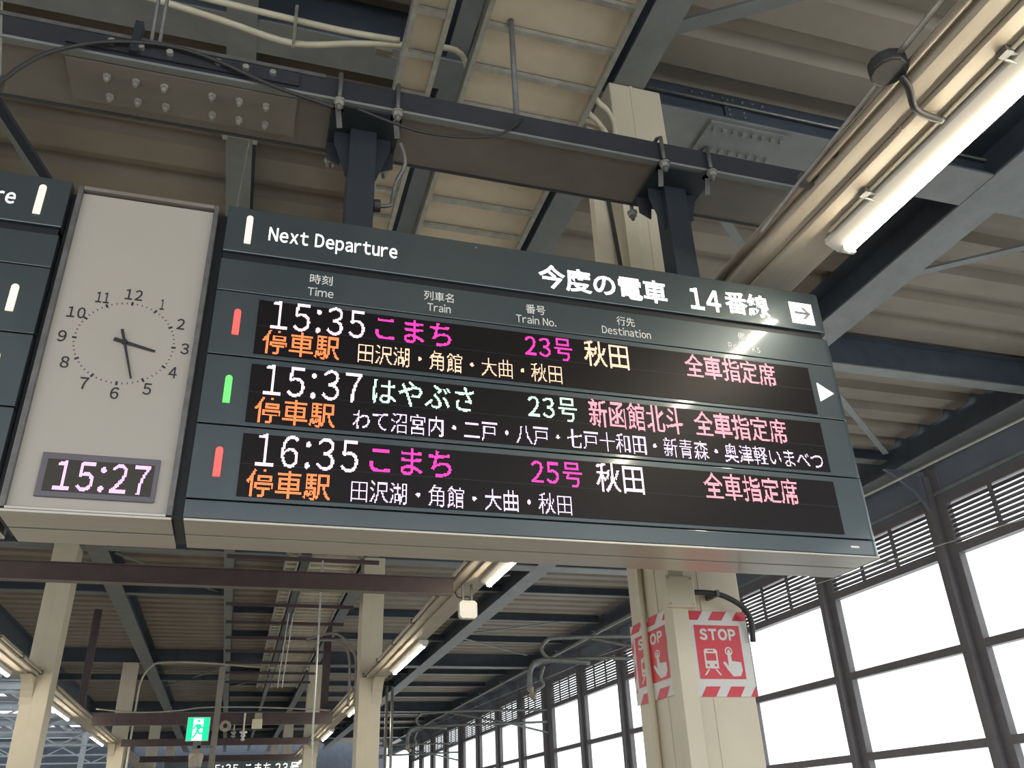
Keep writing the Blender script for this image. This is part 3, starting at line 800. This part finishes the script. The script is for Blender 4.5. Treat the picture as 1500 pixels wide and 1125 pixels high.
# ------------------------------------------------------------------ CLOCK UNIT
ct = empty('station_clock', (-.635, 3.7, 1.12), 'tall pale clock panel between the boards with dial and digital 15:27', 'clock')
cx0, cx1 = -.945, -.325
MB().box(cx0+.01, cx1-.01, YF+.035, YB-.005, 1.14, 2.69).build('housing', 'dark_metal', ct)
fp = MB().box(cx0+.022, cx1-.022, YF+.012, YF+.035, 1.135, 2.672).build('face_panel', 'face', ct)
for a, c in ((cx0, cx0+.022), (cx1-.022, cx1)):
    MB().box(a, c, YF-.012, YF+.05, 1.137, 2.70).build('side_frame', 'dark_galv', ct, bevel=.004)
MB().box(cx0+.022, cx1-.022, YF-.012, YF+.05, 2.680, 2.70).build('top_frame', 'brown_grey', ct, bevel=.003)
MB().box(cx0+.022, cx1-.022, YF-.012, YF+.03, 1.130, 1.142).build('bottom_frame', 'alu', ct, bevel=.002)
for y0, y1 in ((YF-.012, 3.685), (3.703, YB)):
    MB().box(cx0, cx1, y0, y1, 1.118, 1.130).build('soffit_panel', 'alu', ct, bevel=.002)
MB().box(cx0-.03, cx0, YF+.05, YB, 1.14, 2.69).build('joint_strip', 'recess', ct)
MB().box(cx1, cx1+.04, YF+.05, YB, 1.14, 2.69).build('joint_strip', 'recess', ct)
C0 = (-.625, 1.909); YC = YF+.012
for k in range(1, 13):
    a = math.radians(90-30*k); R = .246
    ds = str(k); w = .034 if len(ds) == 1 else .072
    if k == 1: w = .018
    if k == 11: w = .055
    x = C0[0]+R*math.cos(a); z = C0[1]+R*math.sin(a)
    print_text(ds, x-w/2, x+w/2, z-.028, z+.028, YC, 'dial_print', fp, name='numeral', gap=.16, bold=.016)
for k in range(60):
    a = math.radians(6*k); r1_ = .199; big = k % 5 == 0
    l = .018 if big else .008; w = .009 if big else .0035
    c, s = math.cos(a), math.sin(a)
    p = lambda r, q: (C0[0]+r*c-q*s, C0[1]+r*s+q*c)
    MB().prism([p(r1_-l/2, -w/2), p(r1_+l/2, -w/2), p(r1_+l/2, w/2), p(r1_-l/2, w/2)], 'y', YC-.001, YC-.0002).build('hour_mark' if big else 'minute_mark', 'dial_print', fp)
def hand(ang, l, tail, w, y, nm):
    a = math.radians(90-ang); c, s = math.cos(a), math.sin(a)
    p = lambda r, q: (C0[0]+r*c-q*s, C0[1]+r*s+q*c)
    MB().prism([p(-tail, -w*.5), p(l, -w*.3), p(l, w*.3), p(-tail, w*.5)], 'y', y-.003, y).build(nm, 'dial_print', ct, bevel=.001)
hand(103.5, .132, .045, .017, YC-.006, 'hour_hand')
hand(163, .185, .062, .013, YC-.011, 'minute_hand')
MB().tube([(C0[0], YC, C0[1]), (C0[0], YC-.016, C0[1])], .012, 16).build('hand_hub', 'dial_print', ct)
dd = MB().box(-.838, -.400, YC-.010, YC, 1.190, 1.376).build('digital_display', 'bezel', ct, bevel=.004)
MB().box(-.813, -.418, YC-.0115, YC-.0101, 1.213, 1.348).build('display_screen', 'olive', dd)
led_text('15:27', -.777, -.432, 1.219, 1.344, YC-.0115, 'led_violet', dd, 0.008, .2, name='display_digits', pitch=.0054)

# ------------------------------------------------------------------ FAR FITTINGS
# wireless antenna box
t = empty('antenna_box', (2.83, 11.1, 2.42), 'white octagonal antenna box hanging from the duct right of the tall middle column', 'antenna')
q = .035
MB().prism([(2.70+q,2.42),(2.95-q,2.42),(2.95,2.42+q),(2.95,2.66-q),(2.95-q,2.66),(2.70+q,2.66),(2.70,2.66-q),(2.70,2.42+q)], 'y', 11.05, 11.14).build('box_body', 'white_plastic', t, bevel=.01)
for x in (2.76, 2.88): MB().box(x-.012, x+.012, 11.08, 11.12, 2.66, 2.88).build('bracket', 'dark_galv', t)
MB().tube(smooth_path([(2.66,11.1,2.78), (2.68,11.1,2.72), (2.74,11.1,2.70), (2.80,11.1,2.72), (2.86,11.1,2.71)]), .009, 6).build('cable', 'rubber', t)
# exit sign
t = empty('exit_sign', (-.64, 18, 1.55), 'green emergency exit sign with running figure at lower left', 'exit sign')
MB().box(-.845, -.44, 18.0, 18.06, 1.555, 1.975).build('sign_box', 'white_plastic', t, bevel=.004)
sf = MB().box(-.835, -.45, 17.994, 17.9995, 1.565, 1.965).build('sign_face', 'exit_green', t)
MB().prism([(-.735,1.565),(-.56,1.565),(-.56,1.945),(-.735,1.945)], 'y', 17.991, 17.9935).build('doorway', 'exit_white', sf)
r = MB()
def fx(u, v): return (-.835+u*.385, 1.565+v*.40)
hx, hz = fx(.50, .85)
r.prism([(hx+.024*math.cos(a), hz+.024*math.sin(a)) for a in [2*math.pi*k/10 for k in range(10)]], 'y', 17.987, 17.9905)
for pl_ in ([(.40,.72),(.62,.70),(.60,.48),(.44,.46)], [(.40,.72),(.30,.60),(.25,.50),(.30,.47),(.37,.57),(.44,.60)], [(.60,.70),(.68,.58),(.80,.62),(.81,.56),(.66,.50),(.56,.58)],
            [(.44,.50),(.40,.34),(.26,.12),(.33,.08),(.49,.32),(.53,.50)], [(.52,.50),(.58,.34),(.80,.34),(.80,.27),(.54,.26),(.46,.46)]):
    r.prism([fx(*p_) for p_ in pl_], 'y', 17.987, 17.9905)
r.build('running_figure', 'exit_green', sf)
MB().box(-.70, -.56, 18.02, 18.06, 1.42, 1.555).build('bracket', 'dark_galv', t)
MB().tube([(-.62,18.04,1.42), (-.62,18.04,1.34), (-.62,18.04,1.28), (-.62,18.04,1.12), (-.62,18.04,1.05)], [.06, .12, .13, .11, .05], 12).build('speaker', 'ins', t)
MB().box(-.62, -.34, 18.02, 18.06, 1.44, 1.48).build('arm', 'dark_galv', t)
MB().box(-.39, -.28, 18.05, 18.16, FL, 2.9).build('pole', 'brown_grey', t)
# small fittings under the brown beam
t = empty('round_speaker', (-.23, 25.58, 2.45), 'small round tan loudspeaker hanging right of the exit sign', 'loudspeaker')
MB().tube([(-.23,25.58,2.56), (-.23,25.40,2.56), (-.23,25.36,2.56)], [.10, .15, .13], 14).build('horn', 'ins', t)
MB().tube([(-.23,25.36,2.56), (-.23,25.34,2.56)], [.06, .05], 12).build('cone', 'recess', t)
MB().box(-.25, -.21, 25.56, 25.638, 2.64, 2.75).build('bracket', 'dark_galv', t)
t = empty('insulator', (.25, 25.58, 2.2), 'pale ribbed insulator on a short rod in the middle below the brown beam', 'insulator')
MB().tube([(.25,25.58,2.9), (.25,25.58,2.2)], .025, 8).build('rod', 'white_plastic', t)
MB().tube([(.25,25.58,2.46), (.25,25.58,2.43), (.25,25.58,2.40), (.25,25.58,2.37), (.25,25.58,2.33), (.25,25.58,2.28), (.25,25.58,2.22)], [.03, .10, .10, .04, .07, .03, .06], 12).build('disc', 'white_plastic', t)
t = empty('insulator', (.0, 25.58, 2.3), 'small grey insulator left of the pale ribbed one', 'insulator')
MB().tube([(0,25.58,2.6), (0,25.58,2.46), (0,25.58,2.42), (0,25.58,2.36), (0,25.58,2.32), (0,25.58,2.28)], [.02, .02, .08, .03, .07, .02], 12).build('disc', 'galv', t)
t = empty('equipment_box', (.58, 25.58, 2.5), 'cream equipment box hanging below the brown beam', 'box')
MB().box(.45, .72, 25.50, 25.635, 2.50, 2.74).build('box_body', 'pale_pipe', t, bevel=.01)
MB().box(.50, .70, 25.52, 25.638, 2.74, 2.90).build('box_cap', 'ins', t, bevel=.01)
tag(MB().tube(smooth_path([(-3.5,25.6,3.02), (-2.49,25.6,2.93), (-1.49,25.6,2.97), (-.81,25.6,3.05), (.61,25.6,3.05), (2.08,25.6,2.99), (2.55,25.6,2.97)]), .022, 6).build('sagging_cable', 'galv', smooth=True), 'pale cable sagging along the brown beam above the exit sign', 'cable')
tag(MB().tube(smooth_path([(-3.36,33.9,1.0), (-3.36,33.9,4.2), (-3.3,33.9,5.0), (-3.0,33.4,5.35), (-2.6,33,5.42), (-1.2,33,5.42), (.6,33,5.3), (2.4,33,5.25)]), .035, 8).build('bent_pipe', 'pale_pipe', smooth=True), 'pale pipe bending from a left column across below the roof', 'pipe')
tag(MB().box(-3.98, -3.80, 25.66, 25.84, 2.95, 5.6).build('hanger_post', 'brown_paint', bevel=.01), 'dark brown vertical post right of the wide left column', 'post')
for k, (x, lab) in enumerate(((3.52, 'thin dark pipe right beside the tall middle column'), (3.66, 'outer thin grey pipe right of the tall middle column'))):
    tag(MB().tube([(x, 22, FL), (x, 22, 3.1)], .035, 8).build('standpipe', 'galv' if k else 'brown_grey', smooth=True), lab, 'pipe')
for k, off in enumerate((0, .13)):
    tag(MB().tube(smooth_path([(1.3,19.2,3.62+off*.3), (1.75,19.2,3.66+off), (2.05,19.2,3.6+off), (2.22+off,19.2,3.35), (2.26+off,19.2,2.9), (2.26+off,19.2,2.3)]), .028, 8).build('bent_conduit', 'brown_grey', smooth=True), ('inner' if k == 0 else 'outer') + ' dark conduit bending down just left of the tall middle column', 'conduit')
tag(MB().tube([(1.28, 16, 4.5), (1.30, 16, 1.6), (1.33, 16, .6)], .02, 6).build('drop_rod', 'galv'), 'thin bright vertical rod just left of the small middle column', 'rod')
for x, y0_, lab in ((.95, 20.5, 'left'), (1.05, 20.5, 'right')):
    tag(MB().tube([(x, y0_, 4.5), (x-.1, y0_+.4, 2.9)], .014, 6).build('hanging_wire', 'galv'), lab + ' one of two thin wires hanging from the far ladder', 'wire')
for x in (-1.45, -.95):
    pass
# far departure board low in the distance
t = empty('far_departure_board', (1.0, 40.6, 1.2), 'distant dark departure board with white lit text at the bottom edge', 'departure board')
MB().box(-2.6, 3.0, 40.55, 40.95, 1.15, 2.72).build('housing', 'panel', t, bevel=.01)
want('次発', .008); glyph_setup()
led_text('15:35 こまち 23号', -.9, 2.8, 2.20, 2.62, 40.545, 'letter_lit', t, .008, .2, pitch=.02)
# overhead line brackets on the wall columns
def line_bracket(Y, s, label):
    t = empty('line_bracket', (7.4, Y, 3.0), label, 'bracket')
    loop = smooth_path([(12.0,Y,3.95), (9.2,Y,3.93), (7.2,Y,3.85), (6.85,Y,3.78), (6.72,Y,3.6), (6.82,Y,3.42), (7.1,Y,3.35), (8.0,Y,3.40), (9.2,Y,3.42), (12.0,Y,3.5)], 5)
    MB().tube(loop, .045, 8).build('loop_tube', 'bracket_steel', t, smooth=True)
    MB().tube([(8.0,Y,3.86), (10.4,Y,3.46), (12.0,Y,3.1)], .04, 8).build('stay_tube', 'bracket_steel', t, smooth=True)
    MB().tube(smooth_path([(7.9,Y,3.30), (7.0,Y,3.34), (6.6,Y,3.30), (6.42,Y,3.12), (6.38,Y,2.75)]), .065, 8).build('registration_arm', 'bracket_steel', t, smooth=True)
    MB().tube([(6.38,Y,2.78), (6.40,Y,2.70), (6.43,Y,2.62), (6.46,Y,2.54), (6.49,Y,2.46)], [.05, .09, .05, .09, .04], 10).build('insulator', 'ins', t)
    MB().tube(smooth_path([(6.75,Y,3.2), (6.66,Y,2.95), (6.72,Y,2.80), (6.62,Y,2.72), (6.50,Y,2.66)]), .04, 8).build('hook', 'bracket_steel', t, smooth=True)
    return t
lb = line_bracket(19.4, 1, 'looped overhead line bracket left of the STOP column, nearest of the row')
dup(lb, (-.1, 14.7, 0), 'second overhead line bracket, smaller, in front of the far louvres')
dup(lb, (-.2, 29.4, 0), 'farthest overhead line bracket above the distant windows')
# long wires along the window wall
tag(MB().tube([(10.5, -8, 4.75), (10.5, 8.46, 4.94), (10.5, 12.8, 5.04), (10.5, 23.6, 5.11), (10.5, 60, 5.2)], .022, 6).build('long_pipe', 'galv'), 'thin pale pipe running along under the eaves at right', 'pipe')
tag(MB().tube([(10.0, -8, 2.6), (10, 8.56, 3.42), (10, 15.9, 3.86), (10, 23.6, 4.22), (10, 60, 5.0)], .008, 6).build('overhead_wire', 'galv'), 'very thin wire crossing in front of the louvres', 'wire')
